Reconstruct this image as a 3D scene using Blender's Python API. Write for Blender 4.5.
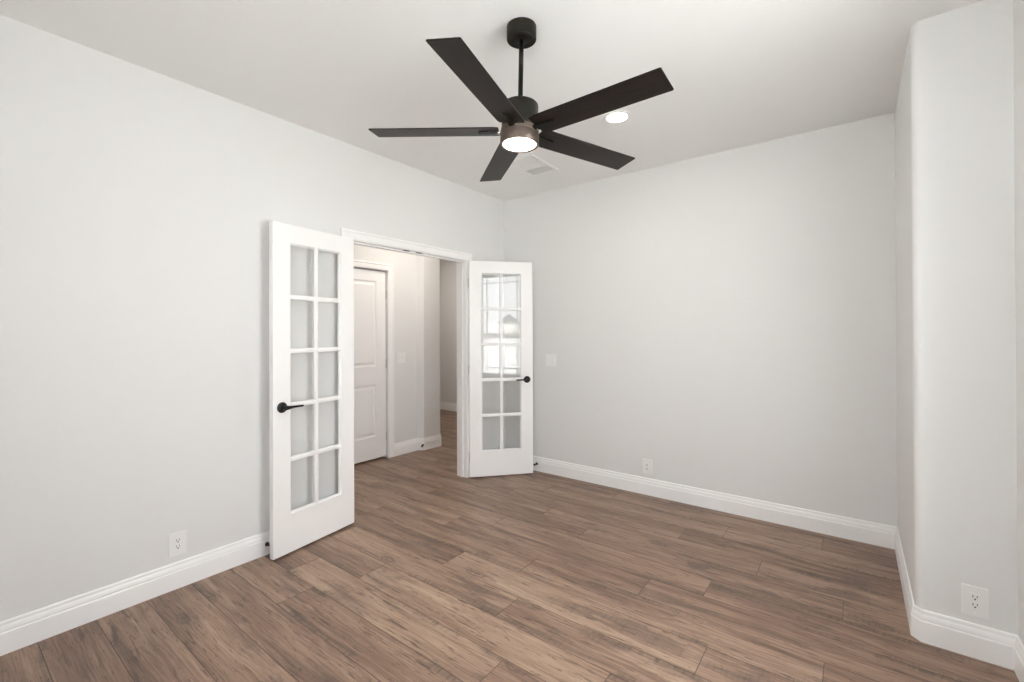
import bpy, bmesh, math, random
from mathutils import Vector, Matrix
from math import sin, cos, pi, radians

random.seed(7)
sc = bpy.context.scene
for o in list(bpy.data.objects):
    bpy.data.objects.remove(o)
col = sc.collection

# ------------------------------------------------------------------ camera
CAM = Vector((2.9163, -3.7123, 1.3679))
yaw, pitch, roll, FPX = 0.6488, 0.0036, -0.0040, 451.13
fwd = Vector((-sin(yaw) * cos(pitch), cos(yaw) * cos(pitch), sin(pitch)))
rgt = Vector((cos(yaw), sin(yaw), 0.0))
upv = rgt.cross(fwd)
rgt, upv = rgt * cos(roll) + upv * sin(roll), upv * cos(roll) - rgt * sin(roll)
cd = bpy.data.cameras.new('camera')
cam = bpy.data.objects.new('camera', cd)
col.objects.link(cam)
m = Matrix.Identity(4)
for i in range(3):
    m[i][0], m[i][1], m[i][2], m[i][3] = rgt[i], upv[i], -fwd[i], CAM[i]
cam.matrix_world = m
cd.sensor_fit = 'HORIZONTAL'
cd.sensor_width = 36.0
cd.lens = FPX / 1024 * 36.0
cd.shift_x = -0.22 / 1024
cd.shift_y = -10.08 / 1024
cd.clip_start = 0.02
cd.clip_end = 1000
sc.camera = cam

# ------------------------------------------------------------------ view, world, daylight
vs = sc.view_settings
sc.display_settings.display_device = 'sRGB'
vs.view_transform = 'Standard'
vs.look = 'None'
vs.gamma = 1.0
vs.use_curve_mapping = False
vs.exposure = 0.82
try:
    cy = sc.cycles
    cy.use_denoising = True
    cy.max_bounces = 14
    cy.diffuse_bounces = 8
    cy.glossy_bounces = 6
    cy.transparent_max_bounces = 24
    cy.sample_clamp_indirect = 12
    cy.blur_glossy = 0.5
    cy.caustics_reflective = False
    cy.caustics_refractive = False
except Exception:
    pass

SKY = 6.6          # bright hazy overcast sky
HALL = 165.0         # hall downlights
FAN = 60.0          # fan lamp
CAN = 60.0          # recessed lamp in the room

world = bpy.data.worlds.new('overcast_sky')
sc.world = world
world.use_nodes = True
wn = world.node_tree.nodes
wl = world.node_tree.links
wn.clear()
wo = wn.new('ShaderNodeOutputWorld')
bg = wn.new('ShaderNodeBackground')
tc = wn.new('ShaderNodeTexCoord')
sx = wn.new('ShaderNodeSeparateXYZ')
rp = wn.new('ShaderNodeValToRGB')
rp.color_ramp.elements[0].position = 0.0
rp.color_ramp.elements[0].color = (0.97, 0.99, 1.0, 1)
rp.color_ramp.elements[1].position = 0.8
rp.color_ramp.elements[1].color = (0.92, 0.95, 1.0, 1)
wl.new(tc.outputs['Generated'], sx.inputs[0])
wl.new(sx.outputs['Z'], rp.inputs[0])
wl.new(rp.outputs[0], bg.inputs['Color'])
bg.inputs['Strength'].default_value = SKY
wl.new(bg.outputs[0], wo.inputs[0])

# sun added behind the house: lawn bounces it to the ceiling, never straight in
sl = bpy.data.lights.new('added_sun', 'SUN')
sl.energy = 22.0
sl.angle = radians(6)
sl.color = (1.0, 0.985, 0.96)
so = bpy.data.objects.new('added_sun', sl)
so.rotation_euler = Vector((0.50, -0.42, -0.76)).to_track_quat('-Z', 'Y').to_euler()
so.location = (-20, 17, 30)
col.objects.link(so)

# main dimensions of the place (metres)
H = 2.743            # ceiling
W = 3.126            # right wall of the room proper
A = 3.436            # alcove wall that carries the window
S1, S2 = -1.03, -3.13  # alcove ends
YR = -4.16           # rear wall
LT = -0.125          # hall side of the left wall
OP0, OP1, OPZ = -1.822, -0.583, 2.048   # french door opening
WY0, WY1, WZ0, WZ1 = -2.74, -1.82, 0.58, 2.42  # window hole

RZ0 = 0.95
RX0, RX1 = 2.05, 2.80   # second window, unseen, added in the rear wall as fill light

# the sampler is told where daylight enters the room (these add no light of their own)
for nm, loc, rot, wd, z0_ in (('window_daylight', (A + 0.15, (WY0 + WY1) / 2, (WZ0 + WZ1) / 2), (0, radians(90), 0), WY1 - WY0, WZ0),
                         ('window_fill_daylight', ((RX0 + RX1) / 2, YR - 0.11, (RZ0 + WZ1) / 2), (0, radians(90), radians(-90)), RX1 - RX0, RZ0)):
    pl = bpy.data.lights.new(nm, 'AREA')
    pl.shape = 'RECTANGLE'
    pl.size = WZ1 - z0_
    pl.size_y = wd
    pl.cycles.is_portal = True
    po = bpy.data.objects.new(nm, pl)
    po.location = loc
    po.rotation_euler = rot   # faces into the room
    col.objects.link(po)


# ------------------------------------------------------------------ materials
def new_mat(name):
    mt = bpy.data.materials.new(name)
    mt.use_nodes = True
    nt = mt.node_tree
    return mt, nt, nt.nodes['Principled BSDF']


def simple(name, color, rough=0.5, metal=0.0, bump=None, spec=0.5):
    mt, nt, b = new_mat(name)
    b.inputs['Base Color'].default_value = (*color, 1)
    b.inputs['Roughness'].default_value = rough
    b.inputs['Metallic'].default_value = metal
    b.inputs['Specular IOR Level'].default_value = spec
    if bump:
        t = nt.nodes.new('ShaderNodeTexCoord')
        n = nt.nodes.new('ShaderNodeTexNoise')
        n.inputs['Scale'].default_value = bump[0]
        n.inputs['Detail'].default_value = 3
        bp = nt.nodes.new('ShaderNodeBump')
        bp.inputs['Strength'].default_value = bump[1]
        bp.inputs['Distance'].default_value = bump[2]
        nt.links.new(t.outputs['Object'], n.inputs['Vector'])
        nt.links.new(n.outputs['Fac'], bp.inputs['Height'])
        nt.links.new(bp.outputs[0], b.inputs['Normal'])
    return mt


def emitter(name, color, strength):
    mt = bpy.data.materials.new(name)
    mt.use_nodes = True
    nt = mt.node_tree
    nt.nodes.clear()
    o = nt.nodes.new('ShaderNodeOutputMaterial')
    e = nt.nodes.new('ShaderNodeEmission')
    e.inputs['Color'].default_value = (*color, 1)
    e.inputs['Strength'].default_value = strength
    nt.links.new(e.outputs[0], o.inputs[0])
    return mt


def glass(name, tint=(0.985, 0.988, 0.986)):
    mt = bpy.data.materials.new(name)
    mt.use_nodes = True
    nt = mt.node_tree
    nt.nodes.clear()
    N = nt.nodes.new
    o = N('ShaderNodeOutputMaterial')
    tr = N('ShaderNodeBsdfTransparent')
    tr.inputs['Color'].default_value = (*tint, 1)
    gl = N('ShaderNodeBsdfGlossy')
    gl.inputs['Roughness'].default_value = 0.0
    lw = N('ShaderNodeLayerWeight')
    lw.inputs['Blend'].default_value = 0.5
    pw = N('ShaderNodeMath'); pw.operation = 'POWER'; pw.inputs[1].default_value = 5.0
    ml = N('ShaderNodeMath'); ml.operation = 'MULTIPLY_ADD'
    ml.inputs[1].default_value = 0.965; ml.inputs[2].default_value = 0.035
    mx = N('ShaderNodeMixShader')
    L = nt.links.new
    L(lw.outputs['Facing'], pw.inputs[0])
    L(pw.outputs[0], ml.inputs[0])
    L(ml.outputs[0], mx.inputs['Fac'])
    L(tr.outputs[0], mx.inputs[1])
    L(gl.outputs[0], mx.inputs[2])
    L(mx.outputs[0], o.inputs[0])
    return mt


def wood_floor():
    mt, nt, b = new_mat('laminate_oak')
    N = nt.nodes.new
    L = nt.links.new
    tc = N('ShaderNodeTexCoord')
    sep = N('ShaderNodeSeparateXYZ')
    L(tc.outputs['Object'], sep.inputs[0])
    seed = N('ShaderNodeAttribute'); seed.attribute_name = 'seed'
    tone = N('ShaderNodeAttribute'); tone.attribute_name = 'tone'

    def M(op, a, b_=None, c=None):
        n = N('ShaderNodeMath'); n.operation = op
        for i, v in enumerate((a, b_, c)):
            if v is None:
                continue
            if isinstance(v, (int, float)):
                n.inputs[i].default_value = v
            else:
                L(v, n.inputs[i])
        return n.outputs[0]

    X = M('ADD', sep.outputs['X'], M('MULTIPLY', seed.outputs['Fac'], 37.0))
    Y = M('ADD', sep.outputs['Y'], M('MULTIPLY', seed.outputs['Fac'], 11.0))
    Z = M('MULTIPLY', seed.outputs['Fac'], 53.0)

    def noise(sx_, sy_, detail=4, rough=0.55, dist=0.0, zoff=0.0, yin=None):
        c = N('ShaderNodeCombineXYZ')
        L(M('MULTIPLY', X, sx_), c.inputs[0])
        L(M('MULTIPLY', Y if yin is None else yin, sy_), c.inputs[1])
        L(M('ADD', Z, zoff), c.inputs[2])
        n = N('ShaderNodeTexNoise')
        n.inputs['Scale'].default_value = 1.0
        n.inputs['Detail'].default_value = detail
        n.inputs['Roughness'].default_value = rough
        n.inputs['Distortion'].default_value = dist
        L(c.outputs[0], n.inputs['Vector'])
        return n.outputs['Fac']

    def ramp(v, p0, p1, v0=0.0, v1=1.0, smooth=True):
        n = N('ShaderNodeMapRange')
        n.interpolation_type = 'SMOOTHSTEP' if smooth else 'LINEAR'
        n.inputs['From Min'].default_value = p0
        n.inputs['From Max'].default_value = p1
        n.inputs['To Min'].default_value = v0
        n.inputs['To Max'].default_value = v1
        L(v, n.inputs['Value'])
        return n.outputs[0]

    def mix(f, a, b_, mode='MIX'):
        n = N('ShaderNodeMix'); n.data_type = 'RGBA'; n.blend_type = mode
        for s, v in ((n.inputs['Factor'], f), (n.inputs[6], a), (n.inputs[7], b_)):
            if isinstance(v, (int, float)):
                s.default_value = v
            elif isinstance(v, tuple):
                s.default_value = (*v, 1)
            else:
                L(v, s)
        return n.outputs[2]

    # long waviness of the fibres
    warp = M('MULTIPLY_ADD', noise(2.2, 7.0, 2, 0.5, 0, 3.1), 0.05, Y)
    fibre = noise(3.0, 95.0, 5, 0.62, 0.3, 0.0, warp)
    band = noise(1.1, 13.0, 3, 0.5, 0.5, 5.0, warp)
    # cathedral rings
    field = noise(0.9, 5.5, 2, 0.45, 0.25, 9.0)
    rings = M('SINE', M('MULTIPLY', field, 95.0))
    ringmask = ramp(noise(1.3, 3.0, 2, 0.5, 0, 14.0), 0.47, 0.62)
    # broad darker smudges, running with the board
    smudge = ramp(noise(2.1, 10.0, 4, 0.55, 0.6, 21.0), 0.51, 0.70)
    # short dark streaks
    streak = ramp(noise(6.0, 70.0, 3, 0.55, 0.2, 27.0), 0.57, 0.67)
    streakmask = ramp(noise(2.5, 8.0, 2, 0.5, 0, 31.0), 0.42, 0.56)
    # saw-mark ticks across the board, where smudged
    ticks = M('MULTIPLY', ramp(noise(75.0, 9.0, 2, 0.5, 0.4, 33.0), 0.52, 0.62), smudge)
    # knots
    kc = N('ShaderNodeCombineXYZ')
    L(M('MULTIPLY', X, 1.55), kc.inputs[0])
    L(M('MULTIPLY', Y, 3.4), kc.inputs[1])
    L(Z, kc.inputs[2])
    vo = N('ShaderNodeTexVoronoi')
    vo.inputs['Scale'].default_value = 1.0
    vo.voronoi_dimensions = '2D'
    vc = N('ShaderNodeSeparateColor')
    L(vo.outputs['Color'], vc.inputs[0])
    has = ramp(vc.outputs['Red'], 0.74, 0.75)
    L(kc.outputs[0], vo.inputs['Vector'])
    wob = M('MULTIPLY_ADD', noise(22.0, 40.0, 4, 0.65, 0, 41.0), 0.19, vo.outputs['Distance'])
    ring = M('MULTIPLY', M('MULTIPLY', ramp(wob, 0.135, 0.160), ramp(wob, 0.170, 0.205, 1.0, 0.0)), has)
    knot = M('MAXIMUM', ring, M('MULTIPLY', ramp(wob, 0.105, 0.140, 1.0, 0.0), has))
    halo = M('MULTIPLY', ramp(wob, 0.13, 0.34, 1.0, 0.0), has)

    t = M('ADD', tone.outputs['Fac'], M('MULTIPLY', M('SUBTRACT', band, 0.5), 1.25))
    t = M('ADD', t, M('MULTIPLY', M('SUBTRACT', fibre, 0.5), 1.15))
    t = M('ADD', t, M('MULTIPLY', M('MULTIPLY', rings, ringmask), 0.07))
    cr = N('ShaderNodeValToRGB')
    e = cr.color_ramp.elements
    e[0].position = 0.0; e[0].color = (0.118, 0.071, 0.047, 1)
    e[1].position = 1.0; e[1].color = (0.480, 0.347, 0.247, 1)
    m1 = e.new(0.35); m1.color = (0.242, 0.153, 0.107, 1)
    m2 = e.new(0.65); m2.color = (0.355, 0.238, 0.168, 1)
    L(t, cr.inputs[0])
    c = cr.outputs[0]
    c = mix(M('MULTIPLY', smudge, 0.62), c, (0.115, 0.078, 0.060))
    c = mix(M('MULTIPLY', ticks, 0.28), c, (0.075, 0.050, 0.040))
    c = mix(M('MULTIPLY', M('MULTIPLY', streak, streakmask), 0.75), c, (0.075, 0.045, 0.033))
    # worn, saw-marked strips along the board edges
    v = M('FRACT', M('DIVIDE', M('ADD', sep.outputs['Y'], 3.389 + 0.194 * 60), 0.194))
    edge = ramp(M('ABSOLUTE', M('SUBTRACT', v, 0.5)), 0.24, 0.47)
    wear = M('MULTIPLY', edge, ramp(noise(1.7, 3.2, 3, 0.55, 0.3, 61.0), 0.50, 0.62))
    saw = ramp(noise(62.0, 7.0, 2, 0.5, 0.8, 67.0), 0.45, 0.60)
    c = mix(M('MULTIPLY', wear, M('MULTIPLY_ADD', saw, 0.42, 0.30)), c, (0.075, 0.052, 0.041))
    fleck = ramp(noise(17.0, 120.0, 2, 0.5, 0.2, 71.0), 0.635, 0.69)
    c = mix(M('MULTIPLY', fleck, 0.60), c, (0.070, 0.042, 0.030))
    pores = ramp(noise(7.0, 210.0, 2, 0.5, 0.1, 47.0, warp), 0.55, 0.66)
    c = mix(M('MULTIPLY', pores, 0.30), c, (0.085, 0.052, 0.036))
    c = mix(M('MULTIPLY', halo, 0.30), c, (0.15, 0.10, 0.075))
    c = mix(M('MULTIPLY', knot, 0.42), c, (0.06, 0.038, 0.028))
    L(c, b.inputs['Base Color'])
    L(M('MULTIPLY_ADD', fibre, 0.12, 0.33), b.inputs['Roughness'])
    b.inputs['Specular IOR Level'].default_value = 0.45
    bp = N('ShaderNodeBump')
    bp.inputs['Strength'].default_value = 0.25
    bp.inputs['Distance'].default_value = 0.0006
    L(fibre, bp.inputs['Height'])
    L(bp.outputs[0], b.inputs['Normal'])
    return mt


def blade_wood():
    mt, nt, b = new_mat('espresso_blade')
    N = nt.nodes.new
    tc = N('ShaderNodeTexCoord')
    mp = N('ShaderNodeMapping')
    mp.inputs['Scale'].default_value = (4, 90, 4)
    n = N('ShaderNodeTexNoise')
    n.inputs['Scale'].default_value = 1.0
    n.inputs['Detail'].default_value = 4
    cr = N('ShaderNodeValToRGB')
    cr.color_ramp.elements[0].position = 0.3
    cr.color_ramp.elements[0].color = (0.007, 0.0045, 0.0035, 1)
    cr.color_ramp.elements[1].position = 0.75
    cr.color_ramp.elements[1].color = (0.018, 0.012, 0.010, 1)
    nt.links.new(tc.outputs['Object'], mp.inputs[0])
    nt.links.new(mp.outputs[0], n.inputs['Vector'])
    nt.links.new(n.outputs['Fac'], cr.inputs[0])
    nt.links.new(cr.outputs[0], b.inputs['Base Color'])
    b.inputs['Roughness'].default_value = 0.40
    b.inputs['Specular IOR Level'].default_value = 0.28
    return mt


M_WALL = simple('wall_paint', (0.775, 0.777, 0.774), 0.9, bump=(140, 0.18, 0.0016), spec=0.3)
M_CEIL = simple('ceiling_paint', (0.86, 0.862, 0.858), 0.95, bump=(110, 0.3, 0.002), spec=0.2)
M_TRIM = simple('trim_paint', (0.915, 0.915, 0.915), 0.38)
M_DOOR = simple('door_paint', (0.92, 0.92, 0.92), 0.36)
M_PLATE = simple('white_plastic', (0.85, 0.85, 0.845), 0.35)
M_DUCT_SHADE = simple('duct_shade_grey', (0.60, 0.60, 0.59), 0.7)  # grey stands for the shade behind the vent grille
M_SLOT = simple('dark_slot', (0.02, 0.02, 0.02), 0.6)
M_BLACK = simple('black_metal', (0.012, 0.012, 0.013), 0.32, 0.4)
M_BRONZE = simple('dark_bronze', (0.010, 0.0095, 0.006), 0.42, 0.0, spec=0.3)
M_HOUSING = simple('glow_lit_bronze', (0.13, 0.10, 0.082), 0.38, 0.6)  # lamp glow on hub and light kit put into this lighter brown
M_HINGE = simple('satin_nickel', (0.62, 0.61, 0.59), 0.4, 0.8)
M_CHROME = simple('bright_screw', (0.75, 0.72, 0.68), 0.25, 0.9)
M_BLADE = blade_wood()
M_FLOOR = wood_floor()
M_BEVEL = simple('plank_bevel', (0.085, 0.054, 0.040), 0.6)
M_CORE = simple('plank_core', (0.05, 0.035, 0.028), 0.8)
M_GLASS = glass('clear_glass')
M_LAMP = emitter('fan_lamp_glow', (1.0, 0.90, 0.79), FAN)
M_CAN = emitter('downlight_glow', (1.0, 0.93, 0.85), CAN)
M_HALLCAN = emitter('hall_downlight_glow', (1.0, 0.90, 0.80), HALL)
M_GROUND = simple('pale_lawn', (0.72, 0.715, 0.69), 0.95, bump=(6, 0.3, 0.02))
M_ROOF = simple('grey_shingle', (0.16, 0.155, 0.15), 0.9, bump=(9, 0.4, 0.02))
M_BRICK = simple('pale_brick', (0.72, 0.70, 0.67), 0.9, bump=(14, 0.3, 0.01))
M_FENCE = simple('weathered_fence', (0.21, 0.20, 0.185), 0.9, bump=(20, 0.3, 0.01))
M_DARKGLASS = simple('far_window', (0.05, 0.055, 0.06), 0.15)
M_OUT = simple('exterior_brick', (0.5, 0.46, 0.42), 0.9)


# ------------------------------------------------------------------ mesh helpers
class MB:
    def __init__(self):
        self.bm = bmesh.new()

    def face(self, pts, mi=0, smooth=False):
        vs_ = [self.bm.verts.new(p) for p in pts]
        try:
            f = self.bm.faces.new(vs_)
            f.material_index = mi
            f.smooth = smooth
            return f
        except ValueError:
            return None

    def box(self, a, b, bevel=0.0, M=None, mi=0):
        a = [min(p, q) for p, q in zip(a, b)], [max(p, q) for p, q in zip(a, b)]
        lo, hi = a
        before = set(self.bm.faces)
        v = [self.bm.verts.new((x, y, z)) for x in (lo[0], hi[0]) for y in (lo[1], hi[1]) for z in (lo[2], hi[2])]
        fs = [(0, 1, 3, 2), (4, 6, 7, 5), (0, 4, 5, 1), (2, 3, 7, 6), (0, 2, 6, 4), (1, 5, 7, 3)]
        faces = [self.bm.faces.new([v[i] for i in q]) for q in fs]
        if bevel > 0:
            es = list({e for f in faces for e in f.edges})
            bmesh.ops.bevel(self.bm, geom=es, offset=bevel, segments=2, affect='EDGES', profile=0.6)
        new = [f for f in self.bm.faces if f not in before]
        vset = {w for f in new for w in f.verts}
        for f in new:
            f.material_index = mi
        if M is not None:
            for w in vset:
                w.co = M @ w.co
        return new

    def prism(self, poly, z0, z1, M=None, smooth_idx=(), mi=0):
        """poly: list of (x, y), counter clockwise; smooth_idx: side faces shaded smooth"""
        n = len(poly)
        lo = [self.bm.verts.new((x, y, z0)) for x, y in poly]
        hi = [self.bm.verts.new((x, y, z1)) for x, y in poly]
        fs = []
        for i in range(n):
            j = (i + 1) % n
            f = self.bm.faces.new((lo[i], lo[j], hi[j], hi[i]))
            f.smooth = i in smooth_idx
            fs.append(f)
        fs.append(self.bm.faces.new(lo[::-1]))
        fs.append(self.bm.faces.new(hi))
        for f in fs:
            f.material_index = mi
        if M is not None:
            for w in lo + hi:
                w.co = M @ w.co
        return fs

    def lathe(self, prof, seg=48, M=None, smooth=True, mi=0, cap0=True, cap1=True):
        """prof: list of (r, z); sharp angles should be doubled by the caller via bevel points"""
        rings = []
        for r, z in prof:
            if r < 1e-6:
                rings.append([self.bm.verts.new((0, 0, z))])
            else:
                rings.append([self.bm.verts.new((r * cos(2 * pi * k / seg), r * sin(2 * pi * k / seg), z)) for k in range(seg)])
        for a, b in zip(rings, rings[1:]):
            for k in range(seg):
                k2 = (k + 1) % seg
                if len(a) == 1 and len(b) == 1:
                    continue
                if len(a) == 1:
                    vsx = (a[0], b[k2], b[k])
                elif len(b) == 1:
                    vsx = (a[k], a[k2], b[0])
                else:
                    vsx = (a[k], a[k2], b[k2], b[k])
                f = self.bm.faces.new(vsx)
                f.smooth = smooth
                f.material_index = mi
        if cap0 and len(rings[0]) > 1:
            self.bm.faces.new(rings[0][::-1]).material_index = mi
        if cap1 and len(rings[-1]) > 1:
            self.bm.faces.new(rings[-1]).material_index = mi
        if M is not None:
            for rg in rings:
                for w in rg:
                    w.co = M @ w.co

    def tube(self, pts, radii, seg=14, flat=None):
        """round tube along points with a radius each; flat=(axis vector, factor) squeezes the section"""
        pts = [Vector(p) for p in pts]
        rings = []
        ref = Vector((0, 0, 1))
        for i, p in enumerate(pts):
            d = (pts[min(i + 1, len(pts) - 1)] - pts[max(i - 1, 0)]).normalized()
            a = d.cross(ref)
            if a.length < 1e-4:
                a = d.cross(Vector((1, 0, 0)))
            a.normalize()
            b = a.cross(d).normalized()
            r = radii[i]
            ring = []
            for k in range(seg):
                q = a * cos(2 * pi * k / seg) * r + b * sin(2 * pi * k / seg) * r
                if flat:
                    ax = flat[0]
                    q = q - ax * q.dot(ax) * (1 - flat[1])
                ring.append(self.bm.verts.new(p + q))
            rings.append(ring)
        for a, b in zip(rings, rings[1:]):
            for k in range(seg):
                k2 = (k + 1) % seg
                self.bm.faces.new((a[k], a[k2], b[k2], b[k])).smooth = True
        self.bm.faces.new(rings[0][::-1])
        self.bm.faces.new(rings[-1])

    def build(self, name, mats, parent=None, loc=None):
        bmesh.ops.recalc_face_normals(self.bm, faces=self.bm.faces)
        for e in self.bm.edges:
            if len(e.link_faces) == 2 and e.calc_face_angle(0.0) > radians(38):
                e.smooth = False
        me = bpy.data.meshes.new(name)
        self.bm.to_mesh(me)
        self.bm.free()
        for mt in (mats if isinstance(mats, (list, tuple)) else [mats]):
            me.materials.append(mt)
        o = bpy.data.objects.new(name, me)
        col.objects.link(o)
        if parent is not None:
            o.parent = parent
        if loc is not None:
            o.location = loc
        return o


def tag(o, label=None, cat=None, group=None, kind=None):
    for k, v in (('label', label), ('category', cat), ('group', group), ('kind', kind)):
        if v:
            o[k] = v
    return o


def empty(name, loc=(0, 0, 0), rz=0.0):
    o = bpy.data.objects.new(name, None)
    o.empty_display_size = 0.1
    o.location = loc
    o.rotation_euler = (0, 0, rz)
    col.objects.link(o)
    return o


def copy_tree(o, parent=None):
    c = o.copy()
    col.objects.link(c)
    if parent is not None:
        c.parent = parent
    for ch in list(o.children):
        copy_tree(ch, c)
    return c


def arc(cx, cy_, r, a0, a1, n=8):
    return [(cx + r * cos(radians(a0 + (a1 - a0) * k / n)), cy_ + r * sin(radians(a0 + (a1 - a0) * k / n))) for k in range(n + 1)]


# ------------------------------------------------------------------ floor: boards 0.194 wide and 1.43 long, with micro-bevelled edges
def build_floor():
    mb = MB()
    bm = mb.bm
    tl = bm.faces.layers.float.new('tone')
    sl = bm.faces.layers.float.new('seed')
    RW, PL, Y0 = 0.194, 1.43, -3.389
    joints = {-1: 1.1, 0: 0.92, 1: 1.02, 2: 1.22, 3: 1.42, 4: 0.585, 5: 1.74, 6: 0.70, 7: 1.53, 8: 0.97, 9: 1.38,
              10: 2.01, 11: 2.285, 12: 1.435, 13: 2.47, 14: 0.55, 15: 2.21, 16: 2.745}
    tones = {(0, -1): .30, (1, -1): .40, (2, -1): .44, (3, -1): .42, (4, -1): .55, (4, 0): .45, (5, -1): .62, (5, 0): .36,
             (6, -1): .42, (6, 0): .66, (6, 1): .46, (7, -1): .60, (7, 0): .50, (8, -1): .34, (8, 0): .60, (8, 1): .48, (9, -1): .40,
             (9, 0): .52, (9, 1): .40, (10, -1): .38, (10, 0): .46, (11, 0): .44}
    X0, X1, YA, YB = -3.9, 3.62, -4.3, 2.1
    bev = 0.0012
    k0 = math.floor((YA - Y0) / RW)
    k1 = math.ceil((YB - Y0) / RW)
    for k in range(k0, k1):
        rr = random.Random(k * 31 + 5)
        x0 = joints.get(k, rr.uniform(0, PL))
        n0 = math.floor((X0 - x0) / PL)
        n1 = math.ceil((X1 - x0) / PL)
        for n in range(n0, n1):
            xa, xb = x0 + n * PL, x0 + (n + 1) * PL
            ya, yb = Y0 + k * RW, Y0 + (k + 1) * RW
            xa, xb, ya, yb = max(xa, X0), min(xb, X1), max(ya, YA), min(yb, YB)
            if xb - xa < 0.01 or yb - ya < 0.01:
                continue
            r2 = random.Random(k * 977 + n * 131 + 3)
            tone = tones.get((k, n), r2.choice((.36, .42, .46, .50, .54, .58)) + r2.uniform(-.02, .02))
            seed = r2.uniform(0.05, 0.95)
            o = [bm.verts.new(p) for p in ((xa, ya, -bev), (xb, ya, -bev), (xb, yb, -bev), (xa, yb, -bev))]
            i = [bm.verts.new(p) for p in ((xa + bev, ya + bev, 0), (xb - bev, ya + bev, 0), (xb - bev, yb - bev, 0), (xa + bev, yb - bev, 0))]
            fs = [(bm.faces.new(i), 0)]
            for q in range(4):
                q2 = (q + 1) % 4
                fs.append((bm.faces.new((o[q], o[q2], i[q2], i[q])), 1))
            for f, mi in fs:
                f[tl] = tone
                f[sl] = seed
                f.material_index = mi
    mb.box((X0, YA, -0.05), (X1, YB, -0.0015), mi=2)
    o = mb.build('floor', [M_FLOOR, M_BEVEL, M_CORE])
    return tag(o, 'brown oak laminate plank floor running through room and hall', 'floor', kind='structure')


build_floor()

# ------------------------------------------------------------------ walls and ceiling
mb = MB()
mb.box((-4.0, -4.4, H), (3.7, 2.2, H + 0.12))
tag(mb.build('ceiling', M_CEIL), 'smooth off-white ceiling above the fan', 'ceiling', kind='structure')

mb = MB()
JT = 0.014         # jamb board thickness
mb.box((LT, -4.3, 0), (0, OP0 - JT, H))
mb.box((LT, OP0 - JT, OPZ + JT), (0, OP1 + JT, H))
mb.box((LT, OP1 + JT, 0), (0, 0.0, H))
tag(mb.build('wall_left', M_WALL), 'long off-white wall with the french door opening', 'wall', kind='structure')

mb = MB()
mb.box((LT, 0, 0), (3.7, 0.13, H))
tag(mb.build('wall_back', M_WALL), 'plain off-white wall facing the camera with switch and outlet', 'wall', kind='structure')

R = 0.034
mb = MB()
# pier beside the back wall, rounded (bullnose) corner towards the room
pa = arc(W + R, S1 + R, R, 180, 270, 16)
poly = [(W, 0.0)] + pa + [(3.66, S1), (3.66, 0.0)]
mb.prism(poly, 0, H, smooth_idx=set(range(1, 1 + len(pa) - 1)))
pb = arc(W + R, S2 - R, R, 90, 180, 16)
poly = [(3.66, S2)] + pb + [(W, YR), (3.66, YR)]
mb.prism(poly, 0, H, smooth_idx=set(range(1, 1 + len(pb) - 1)))
mb.box((A, S2, 0), (3.66, S1, WZ0))
mb.box((A, S2, WZ1), (3.66, S1, H))
mb.box((A, S2, WZ0), (3.66, WY0, WZ1))
mb.box((A, WY1, WZ0), (3.66, S1, WZ1))
tag(mb.build('wall_right', M_WALL), 'off-white wall with rounded corner stepping into the window alcove', 'wall', kind='structure')

mb = MB()
YB_ = YR - 0.13
mb.box((-0.1, YB_, 0), (RX0, YR, H))
mb.box((RX1, YB_, 0), (3.7, YR, H))
mb.box((RX0, YB_, 0), (RX1, YR, RZ0))
mb.box((RX0, YB_, WZ1), (RX1, YR, H))
tag(mb.build('wall_rear', M_WALL), 'off-white wall behind the camera', 'wall', kind='structure')

# hall beyond the doors
HW = -1.16
mb = MB()
HD0, HD1, HDZ = -1.362, -0.592, 2.05    # hall door opening
c1 = arc(-1.095 - R, 0.145 - R, R, 0, 90)
JH = 0.009
poly = [(-1.30, HD1 + JH), (HW, HD1 + JH), (HW, -0.185), (-1.097, -0.135), (-1.095, -0.130)] + c1 + [(-1.30, 0.145)]
mb.prism(poly, 0, H, smooth_idx=set(range(5, 5 + len(c1) - 1)))
mb.box((-1.30, HD0 - JH, HDZ + JH), (HW, HD1 + JH, H))
mb.box((-1.30, -3.0, 0), (HW, HD0 - JH, H))
tag(mb.build('wall_hall', M_WALL), 'off-white hall wall holding the white panel door', 'wall', kind='structure')

mb = MB()
mb.box((-1.42, HD0 - 0.1, 0), (-1.31, HD1 + 0.1, HDZ + 0.1))
tag(mb.build('wall_closet', M_WALL), 'wall closing off the space behind the hall door', 'wall', kind='structure')

mb = MB()
mb.box((-3.95, 1.95, 0), (LT, 2.08, H))
tag(mb.build('wall_far', M_WALL), 'shaded wall at the far end beyond the hall', 'wall', kind='structure')
mb = MB()
mb.box((-4.0, -0.2, 0), (-3.88, 2.08, H))
mb.box((-3.95, 0.0, 0), (-1.30, 0.145, H))
tag(mb.build('wall_west', M_WALL), 'side wall of the space past the hall', 'wall', kind='structure')
mb = MB()
mb.box((LT, 0.13, 0), (0.0, 2.08, H))
tag(mb.build('wall_north', M_WALL), 'hall wall running on behind the open right door', 'wall', kind='structure')
mb = MB()
mb.box((-1.30, -3.12, 0), (LT, -3.0, H))
tag(mb.build('wall_south', M_WALL), 'wall closing the near end of the hall', 'wall', kind='structure')

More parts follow.
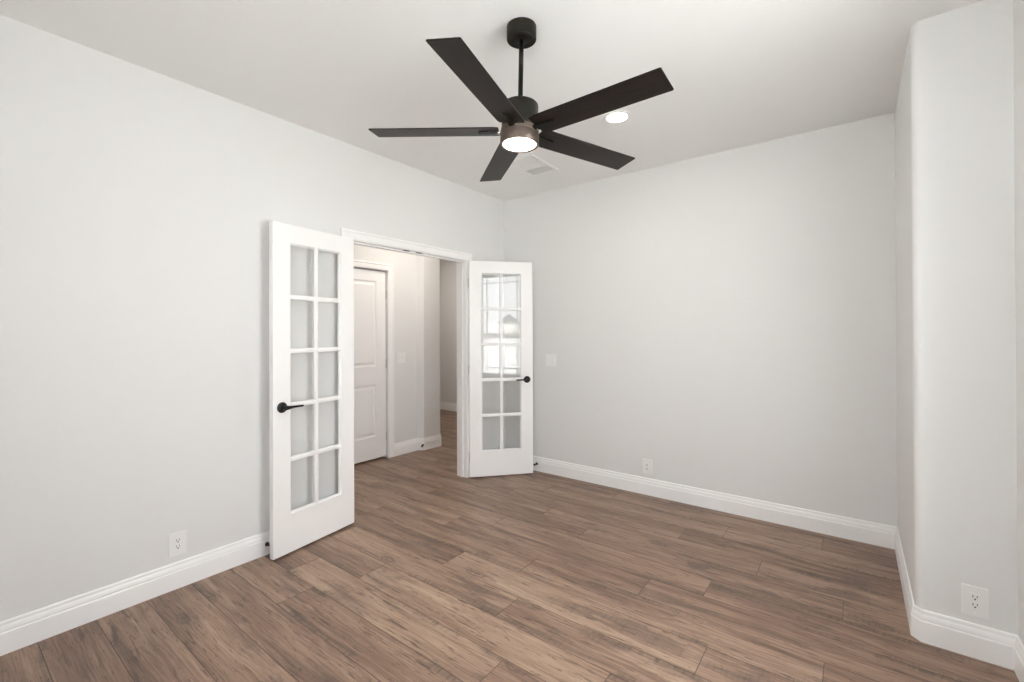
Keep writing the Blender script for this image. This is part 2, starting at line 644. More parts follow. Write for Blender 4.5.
# ------------------------------------------------------------------ baseboards: moulded profile swept along the foot of each wall
PROF = [(0.0, 0.0), (0.0150, 0.0), (0.0150, 0.0900), (0.0142, 0.0925), (0.0112, 0.0950), (0.0112, 0.0975), (0.0128, 0.0990),
        (0.0122, 0.1060), (0.0102, 0.1150), (0.0076, 0.1220), (0.0068, 0.1255), (0.0082, 0.1275), (0.0080, 0.1330), (0.0060, 0.1380),
        (0.0030, 0.1395), (0.0, 0.1395)]


def sweep(mb, path, prof, side, ends=(None, None)):
    """path: (x, y) points along the wall face; side=+1 puts the moulding to the left of the direction of travel.
    ends: unit directions of a neighbouring run for mitred ends"""
    P = [Vector((p[0], p[1])) for p in path]
    D = [(b - a).normalized() for a, b in zip(P, P[1:])]
    rings = []
    for i, p in enumerate(P):
        d0 = D[i - 1] if i > 0 else (Vector(ends[0]) if ends[0] else D[0])
        d1 = D[i] if i < len(D) else (Vector(ends[1]) if ends[1] else D[-1])
        n0 = Vector((-d0.y, d0.x)) * side
        n1 = Vector((-d1.y, d1.x)) * side
        mvec = (n0 + n1)
        mvec = mvec / max(0.2, mvec.dot(n0))
        rings.append([mb.bm.verts.new((p.x + mvec.x * t, p.y + mvec.y * t, z)) for t, z in prof])
    for a, b in zip(rings, rings[1:]):
        for k in range(len(prof)):
            k2 = (k + 1) % len(prof)
            mb.bm.faces.new((a[k], a[k2], b[k2], b[k]))
    mb.bm.faces.new(rings[0])
    mb.bm.faces.new(rings[-1][::-1])


def baseboard(name, path, side, label, ends=(None, None)):
    mb = MB()
    sweep(mb, path, PROF, side, ends)
    return tag(mb.build(name, M_TRIM), label, 'baseboard', kind='structure')


CH = 0.024
baseboard('baseboard_left', [(0, YR), (0, -1.892)], -1, 'white moulded baseboard along the wall left of the french doors', ends=((-1, 0), None))
baseboard('baseboard_corner', [(0, -0.518), (0, 0)], -1, 'short white baseboard between right door and room corner', ends=(None, (1, 0)))
baseboard('baseboard_back', [(0, 0), (W, 0)], -1, 'white moulded baseboard along the plain wall facing the camera', ends=((0, 1), (0, -1)))
baseboard('baseboard_right', [(W, 0), (W, S1 + CH), (W + CH, S1), (A, S1)], -1,
          'white baseboard wrapping the rounded corner into the alcove', ends=((1, 0), (0, -1)))
baseboard('baseboard_alcove', [(A, S1), (A, S2)], -1, 'white baseboard under the alcove window', ends=((1, 0), (-1, 0)))
baseboard('baseboard_near', [(A, S2), (W + CH, S2), (W, S2 - CH), (W, YR)], -1, 'white baseboard on the near side of the alcove', ends=((0, -1), (-1, 0)))
baseboard('baseboard_rear', [(W, YR), (0, YR)], -1, 'white baseboard along the wall behind the camera', ends=((0, -1), (0, 1)))
baseboard('baseboard_hall', [(HW, HD1 + 0.068), (HW, -0.185), (-1.097, -0.135), (-1.095, 0.145 - CH), (-1.095 - CH, 0.145), (-1.30, 0.145)], -1,
          'white baseboard along the hall wall beside the panel door')
baseboard('baseboard_passage', [(HW, -3.0), (HW, HD0 - 0.068)], -1, 'white baseboard on the hall wall left of the panel door')
baseboard('baseboard_far', [(-3.88, 1.95), (LT, 1.95)], -1, 'white baseboard at the foot of the far hall wall')
baseboard('baseboard_north', [(LT, 1.95), (LT, OP1 + 0.066)], -1, 'white baseboard on the hall side of the door wall')


# ------------------------------------------------------------------ door casings and jambs
CPROF = [(0.0, 0.0), (0.066, 0.0), (0.066, 0.0135), (0.060, 0.0155), (0.052, 0.0150), (0.046, 0.0120), (0.020, 0.0100), (0.010, 0.0090), (0.004, 0.0080), (0.0, 0.0060)]


def casing(mb, xface, nx, y0, y1, ztop):
    """moulded casing round an opening in a wall x = xface, facing nx; inner edge at y0, y1, ztop. Section: (outwards, thickness)"""
    corners = [((y0, 0.0), (-1, 0)), ((y0, ztop), (-1, 1)), ((y1, ztop), (1, 1)), ((y1, 0.0), (1, 0))]
    rings = []
    for (y, z), (oy, oz) in corners:
        rings.append([mb.bm.verts.new((xface + nx * t, y + oy * w_, z + oz * w_)) for w_, t in CPROF])
    for a, b in zip(rings, rings[1:]):
        for k in range(len(CPROF)):
            k2 = (k + 1) % len(CPROF)
            mb.bm.faces.new((a[k], a[k2], b[k2], b[k]))
    mb.bm.faces.new(rings[0])
    mb.bm.faces.new(rings[-1][::-1])


mb = MB()
casing(mb, 0.0, 1, OP0 - 0.004, OP1 + 0.004, OPZ + 0.004)
casing(mb, LT - 0.0, -1, OP0 - 0.004, OP1 + 0.004, OPZ + 0.004)
# jamb boards and stops
mb.box((LT - 0.001, OP0 - JT, 0), (0.001, OP0, OPZ + JT))
mb.box((LT - 0.001, OP1, 0), (0.001, OP1 + JT, OPZ + JT))
mb.box((LT - 0.0012, OP0 - JT, OPZ), (0.0012, OP1 + JT, OPZ + JT))
mb.box((-0.080, OP0, 0), (-0.042, OP0 + 0.011, OPZ - 0.011), 0.002)
mb.box((-0.080, OP1 - 0.011, 0), (-0.042, OP1, OPZ - 0.011), 0.002)
mb.box((-0.080, OP0, OPZ - 0.011), (-0.042, OP1, OPZ), 0.002)
trim = mb.build('trim_1', M_TRIM)
tag(trim, 'white moulded casing and jamb around the french door opening', 'door frame', kind='structure')
for i, yy in enumerate((-1.272, -1.134)):
    m2 = MB()
    m2.box((-0.040, yy - 0.030, OPZ - 0.0025), (-0.012, yy + 0.030, OPZ + 0.001), 0.001)
    m2.lathe([(0.0, -0.0045), (0.007, -0.0045), (0.009, -0.002), (0.009, 0.0)], 16, Matrix.Translation((-0.026, yy, OPZ)))
    tag(m2.build('catch_plate', M_BLACK, trim), 'black ball catch plate')

mb = MB()
casing(mb, HW, 1, HD0 - 0.004, HD1 + 0.004, HDZ + 0.004)
mb.box((-1.30, HD0 - JH, 0), (HW + 0.001, HD0, HDZ))
mb.box((-1.30, HD1, 0), (HW + 0.001, HD1 + JH, HDZ))
mb.box((-1.30, HD0 - JH, HDZ), (HW + 0.0012, HD1 + JH, HDZ + JH))
tag(mb.build('trim_2', M_TRIM), 'white moulded casing around the panel door in the hall', 'door frame', kind='structure')


# ------------------------------------------------------------------ french doors (built with hinge edge at x=0, room face at y=0, leaf towards +x, visible face on -y)
DW, DT, DZ0, DZ1 = 0.613, 0.035, 0.012, 2.045
GX0, GX1, GZ0, GZ1 = 0.114, 0.499, 0.248, 1.931


def lever_parts(door, yface, sgn, s0, s1, z):
    """rosette, spindle and lever on the face y = yface; sgn = outward direction along y"""
    rotm = Matrix.Translation((s0, yface, z)) @ Matrix.Rotation(radians(90) * (1 if sgn < 0 else -1), 4, 'X')
    m_ = MB()
    m_.lathe([(0.0, 0.0), (0.0325, 0.0), (0.0330, 0.003), (0.0315, 0.0065), (0.0265, 0.0090), (0.0225, 0.0095), (0.0200, 0.0130),
              (0.0150, 0.0160), (0.0120, 0.0180), (0.0115, 0.0400), (0.0, 0.0400)], 36, rotm)
    h = m_.build('door_handle', M_BLACK, door)
    tag(h, 'black lever handle on a round rose')
    m_ = MB()
    d = 1 if s1 > s0 else -1
    Ln = abs(s1 - s0)
    yy = yface + sgn * 0.046
    pts, rad = [], []
    for t, r in ((-0.016, 0.0065), (-0.010, 0.0105), (0.0, 0.0125), (0.012, 0.0118), (0.026, 0.0092), (0.05, 0.0072), (0.08, 0.0066), (Ln - 0.01, 0.0064), (Ln - 0.003, 0.0058), (Ln, 0.0035)):
        bow = 0.010 * math.sin(min(1, max(0, t / Ln)) * pi * 0.9)
        pts.append((s0 + d * t, yy + sgn * bow * 0.4, z + 0.002 * sin(pi * max(0, t) / Ln)))
        rad.append(r)
    m_.tube(pts, rad, 16, (Vector((0, 1, 0)), 0.75))
    m_.build('lever', M_BLACK, h)


def french_door(name, label, lever_z):
    root = empty(name)
    m_ = MB()
    y0, y1 = -DT, 0.0
    m_.box((0, y0, DZ0), (GX0, y1, DZ1), 0.0015)
    m_.box((GX1, y0, DZ0), (DW, y1, DZ1), 0.0015)
    m_.box((GX0 - 0.002, y0, DZ0), (GX1 + 0.002, y1, GZ0))
    m_.box((GX0 - 0.002, y0, GZ1), (GX1 + 0.002, y1, DZ1))
    m_.build('door_frame', M_DOOR, root)
    mw = 0.029
    gm = (GX0 + GX1) / 2
    rows = [GZ0 + (GZ1 - GZ0) * k / 5 for k in range(6)]
    yc = -DT / 2
    # muntin grid, moulded: wide core with slimmer raised edges on each face
    m_ = MB()
    for wv, dv in ((mw, 0.022), (mw * 0.66, 0.031)):
        m_.box((gm - wv / 2, yc - dv / 2, GZ0), (gm + wv / 2, yc + dv / 2, GZ1), 0.002)
        for z in rows[1:-1]:
            m_.box((GX0, yc - dv / 2, z - wv / 2), (GX1, yc + dv / 2, z + wv / 2), 0.002)
    # sloped sticking bead round the light
    for fy, sy in ((y0, 1), (y1, -1)):
        for (a, b, inn) in (((GX0, GZ0), (GX0, GZ1), (1, 0)), ((GX1, GZ0), (GX1, GZ1), (-1, 0)), ((GX0, GZ0), (GX1, GZ0), (0, 1)), ((GX0, GZ1), (GX1, GZ1), (0, -1))):
            bw = 0.011
            d0 = 0.0015
            ya_, yb_ = fy + sy * d0, fy + sy * 0.0135
            p = [(a[0], ya_, a[1]), (b[0], ya_, b[1]), (b[0] + inn[0] * bw, yb_, b[1] + inn[1] * bw), (a[0] + inn[0] * bw, yb_, a[1] + inn[1] * bw)]
            m_.face(p)
            p2 = [(q[0], yb_ + sy * 0.002, q[2]) for q in p]
            m_.face([p[2], p[3], p2[3], p2[2]])
    m_.build('muntin_grid', M_DOOR, root)
    for cx0, cx1 in ((GX0, gm - mw / 2), (gm + mw / 2, GX1)):
        for k in range(5):
            m_ = MB()
            z0 = rows[k] + (mw / 2 if k else 0)
            z1 = rows[k + 1] - (mw / 2 if k < 4 else 0)
            m_.box((cx0 + 0.001, yc - 0.0015, z0 + 0.001), (cx1 - 0.001, yc + 0.0015, z1 - 0.001))
            m_.build('glass_pane', M_GLASS, root)
    lever_parts(root, -DT, -1, 0.555, 0.440, lever_z)
    lever_parts(root, 0.0, 1, 0.555, 0.440, lever_z)
    for z in (0.20, 1.02, 1.84):
        m_ = MB()
        m_.lathe([(0.0, z - 0.047), (0.004, z - 0.046), (0.0062, z - 0.044), (0.0062, z + 0.044), (0.004, z + 0.046), (0.0, z + 0.047)], 14,
                 Matrix.Translation((-0.003, 0.0045, 0)))
        m_.box((0.0, -0.030, z - 0.044), (0.0008, 0.002, z + 0.044))
        tag(m_.build('hinge', M_HINGE, root), 'satin metal hinge')
    tag(root, label, 'door', kind='structure')
    return root


# visible face follows a measured line on the floor: P (hinge end) -> direction e, outward normal nv
def place_door(root, P, e, mirror=False):
    """local +x -> e, local -y -> outward normal (towards the camera)"""
    e = Vector((e[0], e[1], 0)).normalized()
    nv = Vector((e.y, -e.x, 0))          # right-hand side of e
    if mirror:
        nv = -nv
    mm = Matrix.Identity(4)
    ly = -nv
    for i in range(3):
        mm[i][0] = e[i]
        mm[i][1] = ly[i]
        mm[i][2] = (0, 0, 1)[i]
    # local point (0, -DT, 0) sits at P
    org = Vector((P[0], P[1], 0)) - nv * DT
    mm[0][3], mm[1][3] = org.x, org.y
    return mm


def bake(root, mm):
    """move a door: keeps mirrored doors free of negative scale by transforming the meshes"""
    det = mm.to_3x3().determinant()
    if det > 0:
        root.matrix_world = mm
        return
    flip = Matrix.Scale(-1, 4, Vector((0, 1, 0)))
    seen = set()

    def rec(o):
        for ch in o.children:
            if ch.data and ch.data.name not in seen:
                seen.add(ch.data.name)
                ch.data.transform(flip)
                ch.data.flip_normals()
            rec(ch)
    rec(root)
    root.matrix_world = mm @ flip


d1 = french_door('door_1', 'open white french door leaf standing nearly flat against the long wall', 0.916)
a1 = radians(-81.84)
e1 = Vector((cos(a1), sin(a1)))
bake(d1, place_door(d1, (0.0540, -1.8190), e1, True))
d2 = french_door('door_2', 'open white french door leaf mirroring the window, near the room corner', 0.916)
a2 = radians(49.07)
e2 = Vector((cos(a2), sin(a2)))
n2 = Vector((e2.y, -e2.x))
bake(d2, place_door(d2, Vector((0.0321, -0.5786)) + n2 * 0.008, e2, False))


# ------------------------------------------------------------------ hall panel door
def hall_door():
    root = empty('door_3', (-1.190, HD1 - 0.010, 0))
    w_, z0, z1 = 0.750, 0.022, HDZ - 0.012
    m_ = MB()
    t = 0.035
    # stiles and rails; leaf runs to -y, face at x=0
    st = 0.118
    pz = [(0.255, 0.815), (1.010, 1.928)]
    m_.box((-t, -st, z0), (0, 0, z1), 0.001)
    m_.box((-t, -w_, z0), (0, -w_ + st, z1), 0.001)
    for a, b in ((z0, pz[0][0]), (pz[0][1], pz[1][0]), (pz[1][1], z1)):
        m_.box((-t, -w_ + st - 0.001, a), (0, -st + 0.001, b))
    m_.build('door_frame', M_DOOR, root)
    for a, b in pz:
        m_ = MB()
        ya, yb = -w_ + st, -st
        lv = [(0.0, 0.0), (0.014, -0.009), (0.026, -0.009), (0.046, -0.0015)]
        rings = []
        for ins, dep in lv:
            rings.append([m_.bm.verts.new(p) for p in ((dep, ya + ins, a + ins), (dep, yb - ins, a + ins), (dep, yb - ins, b - ins), (dep, ya + ins, b - ins))])
        for r0, r1 in zip(rings, rings[1:]):
            for k in range(4):
                m_.bm.faces.new((r0[k], r0[(k + 1) % 4], r1[(k + 1) % 4], r1[k]))
        m_.bm.faces.new(rings[-1])
        bk = [m_.bm.verts.new(p) for p in ((-t, ya, a), (-t, yb, a), (-t, yb, b), (-t, ya, b))]
        for k in range(4):
            m_.bm.faces.new((rings[0][k], bk[k], bk[(k + 1) % 4], rings[0][(k + 1) % 4]))
        m_.bm.faces.new(bk[::-1])
        m_.build('door_panel', M_DOOR, root)
    for z in (0.24, 1.03, 1.79):
        m_ = MB()
        m_.lathe([(0.0, z - 0.047), (0.005, z - 0.046), (0.0065, z - 0.044), (0.0065, z + 0.044), (0.005, z + 0.046), (0.0, z + 0.047)], 14,
                 Matrix.Translation((0.006, 0.004, 0)))
        tag(m_.build('hinge', M_HINGE, root), 'satin metal hinge')
    m_ = MB()
    m_.lathe([(0.0, 0.0), (0.032, 0.0), (0.032, 0.006), (0.024, 0.010), (0.011, 0.013), (0.011, 0.040), (0.0, 0.040)], 30,
             Matrix.Translation((0, -w_ + 0.065, 0.92)) @ Matrix.Rotation(radians(90), 4, 'Y'))
    h = tag(m_.build('door_handle', M_BLACK, root), 'black lever handle')
    m_ = MB()
    m_.tube([(0.046, -w_ + 0.055, 0.92), (0.046, -w_ + 0.065, 0.92), (0.047, -w_ + 0.10, 0.921), (0.047, -w_ + 0.18, 0.92)], [0.008, 0.012, 0.008, 0.006])
    m_.build('lever', M_BLACK, h)
    tag(root, 'closed white two-panel door across the hall', 'door', kind='structure')


hall_door()


# ------------------------------------------------------------------ window in the alcove
def window(name, loc, rz, wide, label, x0, x1, zbot):
    root = empty(name, loc, rz)
    w2, h = wide / 2, WZ1 - zbot
    fw = 0.045
    m_ = MB()
    m_.box((x0, -w2, 0), (x1, -w2 + fw, h), 0.003)
    m_.box((x0, w2 - fw, 0), (x1, w2, h), 0.003)
    m_.box((x0, -w2 + fw - 0.001, 0), (x1, w2 - fw + 0.001, fw), 0.003)
    m_.box((x0, -w2 + fw - 0.001, h - fw), (x1, w2 - fw + 0.001, h), 0.003)
    m_.build('window_frame', M_TRIM, root)
    m_ = MB()
    m_.box((x0 + 0.036, -w2 + fw, fw), (x0 + 0.040, w2 - fw, h - fw))
    m_.build('glass_pane', M_GLASS, root)
    # prairie grid: bars set in from each edge
    m_ = MB()
    b = 0.011
    off = 0.10
    g0, g1 = -w2 + fw, w2 - fw
    for yy in (g0 + off, g1 - off):
        m_.box((x0 + 0.028, yy - b, fw), (x0 + 0.035, yy + b, h - fw))
    for zz in (fw + off, h - fw - off):
        m_.box((x0 + 0.0282, g0, zz - b), (x0 + 0.0348, g1, zz + b))
    m_.build('muntin_grid', M_TRIM, root)
    m_ = MB()
    m_.box((-0.025, -w2 - 0.03, -0.020), (0.0, w2 + 0.03, 0.004), 0.003)
    m_.box((-0.005, -w2, -0.004), (x0 + 0.01, w2, 0.004))
    m_.build('window_sill', M_TRIM, root)
    tag(root, label, 'window', kind='structure')


window('window_1', (A, (WY0 + WY1) / 2, WZ0), 0.0, WY1 - WY0, 'tall alcove window with prairie grid, mirrored in the right door', 0.085, 0.150, WZ0)
window('window_fill', ((RX0 + RX1) / 2, YR, RZ0), radians(-90), RX1 - RX0, 'narrower unseen window added behind the camera for fill light', 0.050, 0.110, RZ0)


# ------------------------------------------------------------------ ceiling fan
def ceiling_fan():
    cx, cyy = 1.723, -2.077          # hub centre
    zb = 2.272                       # blade plane
    n = Vector((0.014, 0.020, 1)).normalized()
    top = Vector((cx, cyy, zb)) + n * 0.430
    root = empty('ceiling_fan', (top.x, top.y, H))

    def put(m_, name, mat, parent=root, label=None):
        o = m_.build(name, mat, parent)
        o.matrix_parent_inverse = Matrix.Identity(4)
        if label:
            tag(o, label)
        return o
    T0 = Matrix.Translation((0, 0, 0))
    # canopy against the ceiling
    m_ = MB()
    m_.lathe([(0.0, 0.0), (0.0665, 0.0), (0.0665, 0.0005), (0.0665, -0.0565), (0.0655, -0.0580), (0.0615, -0.0580), (0.0600, -0.0570), (0.030, -0.0570), (0.024, -0.0600), (0.0, -0.0600)][1:], 56)
    can = put(m_, 'canopy', M_BRONZE)
    for a in (20, 200):
        m_ = MB()
        m_.lathe([(0.0, -0.0610), (0.0045, -0.0605), (0.0055, -0.0575), (0.0, -0.0570)], 12, Matrix.Translation((0.042 * cos(radians(a)), 0.042 * sin(radians(a)), 0)))
        put(m_, 'canopy_screw', M_BRONZE, can)
    # lower assembly hangs slightly out of plumb from the ball joint
    zax = n
    xax = Vector((1, 0, 0)) - zax * zax.x
    xax.normalize()
    yax = zax.cross(xax)
    TM = Matrix.Identity(4)
    for i in range(3):
        TM[i][0], TM[i][1], TM[i][2] = xax[i], yax[i], zax[i]
    TM.translation = Vector((cx, cyy, zb)) - Vector((top.x, top.y, H))
    m_ = MB()
    m_.lathe([(0.0107, 0.118), (0.0107, 0.425)], 20, TM)
    put(m_, 'downrod', M_BRONZE)
    m_ = MB()
    m_.lathe([(0.0, 0.146), (0.0145, 0.146), (0.0165, 0.143), (0.0165, 0.129), (0.020, 0.120), (0.0, 0.120)], 28, TM)
    put(m_, 'rod_collar', M_BRONZE)
    m_ = MB()
    m_.lathe([(0.0, 0.121), (0.070, 0.121), (0.0770, 0.1195), (0.0810, 0.115), (0.0820, 0.109), (0.0820, 0.008), (0.0, 0.008)], 56, TM)
    put(m_, 'motor_housing', M_BRONZE)
    m_ = MB()
    m_.lathe([(0.0, 0.012), (0.078, 0.012), (0.0845, 0.009), (0.0855, 0.004), (0.0855, -0.010), (0.0845, -0.0125), (0.0, -0.0125)], 56, TM)
    put(m_, 'blade_hub', M_HOUSING)
    m_ = MB()
    m_.lathe([(0.0, -0.0135), (0.0835, -0.0135), (0.0865, -0.0155), (0.0870, -0.019), (0.0870, -0.0600), (0.0855, -0.0630), (0.0825, -0.0640), (0.0770, -0.0635), (0.0735, -0.0600), (0.0, -0.0580)], 56, TM)
    kit = put(m_, 'light_kit', M_HOUSING)
    m_ = MB()
    m_.lathe([(0.0, -0.0628), (0.040, -0.0626), (0.062, -0.0622), (0.0700, -0.0612), (0.0730, -0.0595), (0.0, -0.0575)], 56, TM)
    put(m_, 'light_lens', M_LAMP, kit, 'glowing round lens')
    for k in range(5):
        a = -0.047 + k * 2 * pi / 5
        BM = TM @ Matrix.Rotation(a, 4, 'Z') @ Matrix.Rotation(-0.171, 4, 'X')
        m_ = MB()
        r0, r1, hw, th = 0.092, 0.673, 0.0645, 0.0055
        pts = [(r0, -hw * 0.92), (r0 + 0.02, -hw)]
        pts += arc(r1 - 0.006, -hw + 0.006, 0.006, -90, 0, 4)
        pts += arc(r1 - 0.006, hw - 0.006, 0.006, 0, 90, 4)
        pts += [(r0 + 0.02, hw), (r0, hw * 0.92)]
        m_.prism(pts, -th / 2, th / 2, None)
        bmesh.ops.bevel(m_.bm, geom=[e for e in m_.bm.edges if abs(e.verts[0].co.z - e.verts[1].co.z) < 1e-6], offset=0.0012, segments=1, affect='EDGES')
        bl = m_.build('blade', M_BLADE, root)
        bl.matrix_local = BM
        # holder under the blade
        m_ = MB()
        pts = [(0.074, -0.015), (0.100, -0.014), (0.165, -0.0085)] + arc(0.180, 0, 0.0085, -80, 80, 6) + [(0.165, 0.0085), (0.100, 0.014), (0.074, 0.015)]
        m_.prism(pts, -0.0120, -0.0026)
        ar = m_.build('blade_arm', M_BRONZE, bl)
        for px in (0.112, 0.142, 0.176):
            m_ = MB()
            m_.lathe([(0.0, -0.0130), (0.0030, -0.0125), (0.0042, -0.0105), (0.0, -0.0100)], 10, Matrix.Translation((px, 0, 0)))
            m_.build('arm_screw', M_BRONZE, bl)
        m_ = MB()
        m_.lathe([(0.0, -0.007), (0.007, -0.006), (0.0085, 0.0), (0.007, 0.006), (0.0, 0.007)], 14, Matrix.Translation((0.0910, 0.014, -0.008)) @ Matrix.Rotation(radians(90), 4, 'Y'))
        tag(m_.build('arm_bolt', M_CHROME, bl), 'bright bolt head')
    tag(root, 'dark five-blade ceiling fan with round lamp, hanging on a short rod', 'ceiling fan')


ceiling_fan()


# ------------------------------------------------------------------ recessed lights
def downlight(loc, label, mat, group=None):
    root = empty('recessed_light', loc)
    m_ = MB()
    m_.lathe([(0.060, 0.0005), (0.090, 0.0005), (0.0905, -0.002), (0.088, -0.0045), (0.072, -0.0060), (0.0640, -0.0050), (0.060, -0.0015)], 48, cap0=False, cap1=False)
    m_.build('trim_ring', M_PLATE, root)
    m_ = MB()
    m_.lathe([(0.0, -0.0042), (0.045, -0.0040), (0.062, -0.0030), (0.0645, -0.0010), (0.0, -0.0005)], 48)
    tag(m_.build('light_lens', mat, root), 'glowing lens')
    tag(root, label, 'ceiling light', group)
    return root


downlight((1.715, -1.010, H), 'lit white recessed ceiling light beside a fan blade', M_CAN)
downlight((-0.48, -0.55, H), 'recessed light in the hall ceiling before the panel door', M_HALLCAN)
downlight((-2.30, 1.05, H), 'unseen recessed light added past the hall corner to light the far wall', M_HALLCAN)  # added lamp out of view, brightens the far wall


# ------------------------------------------------------------------ ceiling vent
def vent():
    cx, cyy = 0.808, -0.655
    wx, wy = 0.135, 0.205
    root = empty('ceiling_vent', (cx, cyy, H))
    m_ = MB()
    fwid = 0.026
    z0, z1 = -0.008, 0.0005
    m_.box((-wx, -wy, z0), (-wx + fwid, wy, z1), 0.003)
    m_.box((wx - fwid, -wy, z0), (wx, wy, z1), 0.003)
    m_.box((-wx + fwid - 0.001, -wy, z0), (wx - fwid + 0.001, -wy + fwid, z1), 0.003)
    m_.box((-wx + fwid - 0.001, wy - fwid, z0), (wx - fwid + 0.001, wy, z1), 0.003)
    for yy in (-0.055, 0.055):
        m_.box((-wx + fwid, yy - 0.006, z0 + 0.001), (wx - fwid, yy + 0.006, z1), 0.001)
    m_.build('vent_frame', M_PLATE, root)
    m_ = MB()
    nsl = 13
    for bank, (ya, yb) in enumerate(((-wy + fwid, -0.061), (-0.049, 0.049), (0.061, wy - fwid))):
        if bank == 1:
            cnt = 11
            for k in range(cnt):
                x = -wx + fwid + (2 * wx - 2 * fwid) * (k + 0.5) / cnt
                Mx = Matrix.Translation((x, 0, -0.003)) @ Matrix.Rotation(radians(35), 4, 'Y')
                m_.box((-0.0009, ya, -0.005), (0.0009, yb, 0.003), 0, Mx)
        else:
            cnt = 6
            for k in range(cnt):
                y = ya + (yb - ya) * (k + 0.5) / cnt
                Mx = Matrix.Translation((0, y, -0.003)) @ Matrix.Rotation(radians(35 if bank == 0 else -35), 4, 'X')
                m_.box((-wx + fwid, -0.0009, -0.005), (wx - fwid, 0.0009, 0.003), 0, Mx)
    m_.build('louver', M_PLATE, root)
    m_ = MB()
    m_.box((-wx + 0.01, -wy + 0.01, -0.0004), (wx - 0.01, wy - 0.01, 0.0004))
    m_.build('duct_shade_plate', M_DUCT_SHADE, root)  # flat sheet coloured as the shaded duct behind the louvers
    tag(root, 'white rectangular air vent in the ceiling behind the fan', 'vent')


vent()


# ------------------------------------------------------------------ outlets and switches, built facing local -y on the wall plane y = 0
def rounded_rect(w_, h_, r, n=4):
    p = []
    for cx, cz, a0 in ((w_ / 2 - r, -h_ / 2 + r, -90), (w_ / 2 - r, h_ / 2 - r, 0), (-w_ / 2 + r, h_ / 2 - r, 90), (-w_ / 2 + r, -h_ / 2 + r, 180)):
        p += arc(cx, cz, r, a0, a0 + 90, n)
    return p


FACE = Matrix(((1, 0, 0, 0), (0, 0, -1, 0), (0, 1, 0, 0), (0, 0, 0, 1)))   # (u, v, depth) -> x=u, z=v, y=-depth


def plate_prism(m_, poly, d0, d1, off=(0, 0), bevel=0.0):
    before = set(m_.bm.verts)
    fs = m_.prism([(x + off[0], y + off[1]) for x, y in poly], d0, d1)
    if bevel:
        top = fs[-1]
        bmesh.ops.bevel(m_.bm, geom=list(top.edges), offset=bevel, segments=2, affect='EDGES')
    for v in m_.bm.verts:
        if v not in before:
            v.co = FACE @ v.co


def outlet(label):
    root = empty('power_outlet')
    m_ = MB()
    plate_prism(m_, rounded_rect(0.081, 0.124, 0.004), 0.0, 0.0055, bevel=0.002)
    pl_ = m_.build('cover_plate', M_PLATE, root)
    m_ = MB()
    plate_prism(m_, rounded_rect(0.034, 0.068, 0.003), 0.0050, 0.0070, bevel=0.0008)
    m_.build('receptacle', M_PLATE, root)
    for zc in (0.0165, -0.0165):
        for w_, h_, r_, n_, off in ((0.0028, 0.0092, 0.0008, 2, (-0.0064, zc + 0.004)), (0.0028, 0.0078, 0.0008, 2, (0.0064, zc + 0.004)),
                                    (0.0060, 0.0064, 0.0027, 4, (0.0, zc - 0.0070))):
            m_ = MB()
            plate_prism(m_, rounded_rect(w_, h_, r_, n_), 0.0068, 0.00725, off)
            tag(m_.build('slot', M_SLOT, root), 'dark contact slot')
    for zc in (0.0485, -0.0485):
        m_ = MB()
        m_.lathe([(0.0, 0.0052), (0.0030, 0.0052), (0.0028, 0.0062), (0.0, 0.0064)], 12, FACE @ Matrix.Translation((0, zc, 0)))
        m_.build('screw', M_PLATE, root)
    tag(root, label, 'outlet')
    return root


def wall_mount(o, x, y, z, facing):
    """facing: direction the plate faces"""
    a = math.atan2(facing[1], facing[0])
    o.location = (x, y, z)
    o.rotation_euler = (0, 0, a + pi / 2)


o1 = outlet('white outlet low on the long wall left of the open french door')
wall_mount(o1, 0.0, -2.863, 0.238, (1, 0))
o2 = copy_tree(o1)
tag(o2, 'white outlet just above the baseboard of the plain wall')
wall_mount(o2, 1.523, 0.0, 0.236, (0, -1))
o3 = copy_tree(o1)
tag(o3, 'white outlet on the alcove side wall past the rounded corner')
wall_mount(o3, 3.313, S1, 0.234, (0, -1))


def switch(label, gang=2):
    root = empty('light_switch')
    m_ = MB()
    wd = 0.072 + 0.046 * (gang - 1)
    plate_prism(m_, rounded_rect(wd, 0.118, 0.004), 0.0, 0.0055, bevel=0.002)
    m_.build('cover_plate', M_PLATE, root)
    for g in range(gang):
        u = (g - (gang - 1) / 2) * 0.046
        m_ = MB()
        plate_prism(m_, rounded_rect(0.0345, 0.068, 0.002), 0.0050, 0.0064, (u, 0), 0.0006)
        # rocker paddle, tilted
        z0, z1 = -0.031, 0.031
        u0, u1 = u - 0.0145, u + 0.0145
        pts = [(u0, z0, 0.0062), (u1, z0, 0.0062), (u1, z1, 0.0062), (u0, z1, 0.0062), (u0, z0, 0.0072), (u1, z0, 0.0072), (u1, z1, 0.0112), (u0, z1, 0.0112)]
        vv = [m_.bm.verts.new(FACE @ Vector(q)) for q in pts]
        for q in ((0, 1, 2, 3), (4, 5, 6, 7), (0, 1, 5, 4), (1, 2, 6, 5), (2, 3, 7, 6), (3, 0, 4, 7)):
            m_.bm.faces.new([vv[i] for i in q])
        m_.build('rocker', M_PLATE, root)
    tag(root, label, 'light switch')
    return root


s1 = switch('white two-gang light switch beside the open right door')
wall_mount(s1, 0.573, 0.0, 1.098, (0, -1))
s2 = switch('white light switch on the hall wall beside the panel door')
wall_mount(s2, HW, -0.412, 1.088, (1, 0))


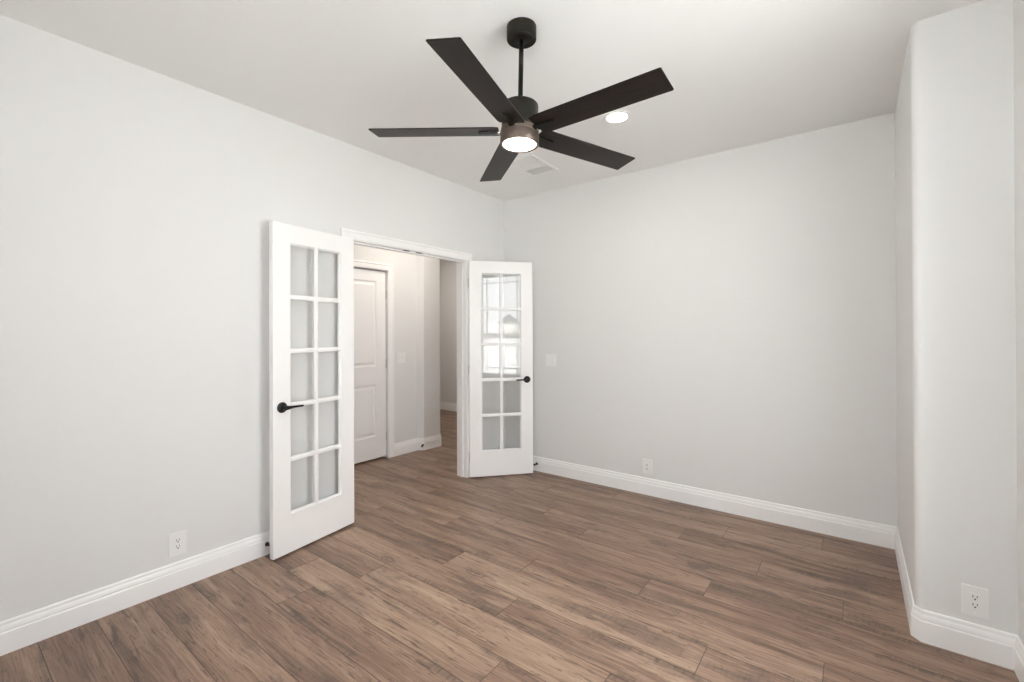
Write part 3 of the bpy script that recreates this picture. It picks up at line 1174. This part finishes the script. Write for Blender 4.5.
# ------------------------------------------------------------------ door stops on the baseboards
def door_stop(label, length):
    root = empty('door_stop')
    RX = Matrix.Rotation(radians(90), 4, 'X')      # local z -> -y
    m_ = MB()
    m_.lathe([(0.0, 0.0), (0.0125, 0.0), (0.0130, 0.003), (0.0115, 0.0065), (0.0070, 0.0090), (0.0052, 0.012), (0.0046, length - 0.016), (0.0, length - 0.016)], 22, RX)
    m_.build('stem', M_BLACK, root)
    m_ = MB()
    m_.lathe([(0.0, length - 0.018), (0.0085, length - 0.018), (0.0095, length - 0.015), (0.0090, length - 0.003), (0.0070, length), (0.0, length)], 22, RX)
    m_.build('rubber_tip', M_BLACK, root)
    tag(root, label, 'door stop')
    return root


t1 = door_stop('black door stop on the baseboard behind the left door leaf', 0.078)
wall_mount(t1, 0.0148, -2.405, 0.066, (1, 0))
t2 = door_stop('black door stop on the plain wall baseboard behind the right door leaf', 0.050)
wall_mount(t2, 0.412, -0.0148, 0.072, (0, -1))
t3 = door_stop('black door stop on the hall baseboard beside the panel door', 0.070)
wall_mount(t3, -1.0965, -0.1535, 0.060, (0.62, -0.78))

# ------------------------------------------------------------------ outdoors, seen mirrored in the right door
mb = MB()
mb.box((3.75, -160, -0.5), (330, 130, -0.30))
mb.box((-60, -160, -0.5), (3.75, -4.32, -0.30))
tag(mb.build('ground', M_GROUND), 'pale lawn outside the window', 'ground', kind='structure')


def house(loc, rz, w_, d_, wall_h, peak, label):
    root = empty('house', loc, rz)
    m_ = MB()
    m_.box((-w_ / 2, -d_ / 2, 0), (w_ / 2, d_ / 2, wall_h))
    m_.build('wall', M_BRICK, root)
    m_ = MB()
    ov = 0.4
    a, b = w_ / 2 + ov, d_ / 2 + ov
    rg = max(0.0, b - a)
    pts = [(-a, -b, wall_h), (a, -b, wall_h), (a, b, wall_h), (-a, b, wall_h), (0, -rg, peak), (0, rg, peak)]
    vv = [m_.bm.verts.new(p) for p in pts]
    for q in ((0, 1, 4), (1, 2, 5, 4), (2, 3, 5), (3, 0, 4, 5), (3, 2, 1, 0)):
        m_.bm.faces.new([vv[i] for i in q])
    m_.build('roof', M_ROOF, root)
    for yy in (-d_ * 0.25, d_ * 0.25):
        m_ = MB()
        m_.box((-w_ / 2 - 0.05, yy - 0.6, 0.9), (-w_ / 2 + 0.05, yy + 0.6, 2.4), 0.02)
        f = m_.build('window_frame', M_TRIM, root)
        m_ = MB()
        m_.box((-w_ / 2 - 0.07, yy - 0.5, 1.0), (-w_ / 2 - 0.03, yy + 0.5, 2.3))
        m_.build('pane', M_DARKGLASS, f)
    tag(root, label, 'house')


house((118, -56.9, -0.30), radians(-27), 9.0, 5.6, 5.5, 8.9, 'grey-roofed house right of centre in the door glass reflection')
house((118, -66.7, -0.30), radians(-27), 9.0, 6.4, 4.7, 7.4, 'grey-roofed house at the side of the door glass reflection')


def fence():
    root = empty('fence', (104, -56, -0.30), radians(-27))
    m_ = MB()
    for k in range(150):
        y = -15 + k * 0.2
        m_.box((-0.01, y, 0.05), (0.01, y + 0.19, 1.45))
    m_.build('board_panel', M_FENCE, root)
    for k in range(13):
        m_ = MB()
        m_.box((0.02, -15 + k * 2.45 - 0.05, 0), (0.12, -15 + k * 2.45 + 0.05, 1.5), 0.01)
        m_.build('post', M_FENCE, root)
    tag(root, 'weathered wooden fence before the houses in the reflection', 'fence')


fence()
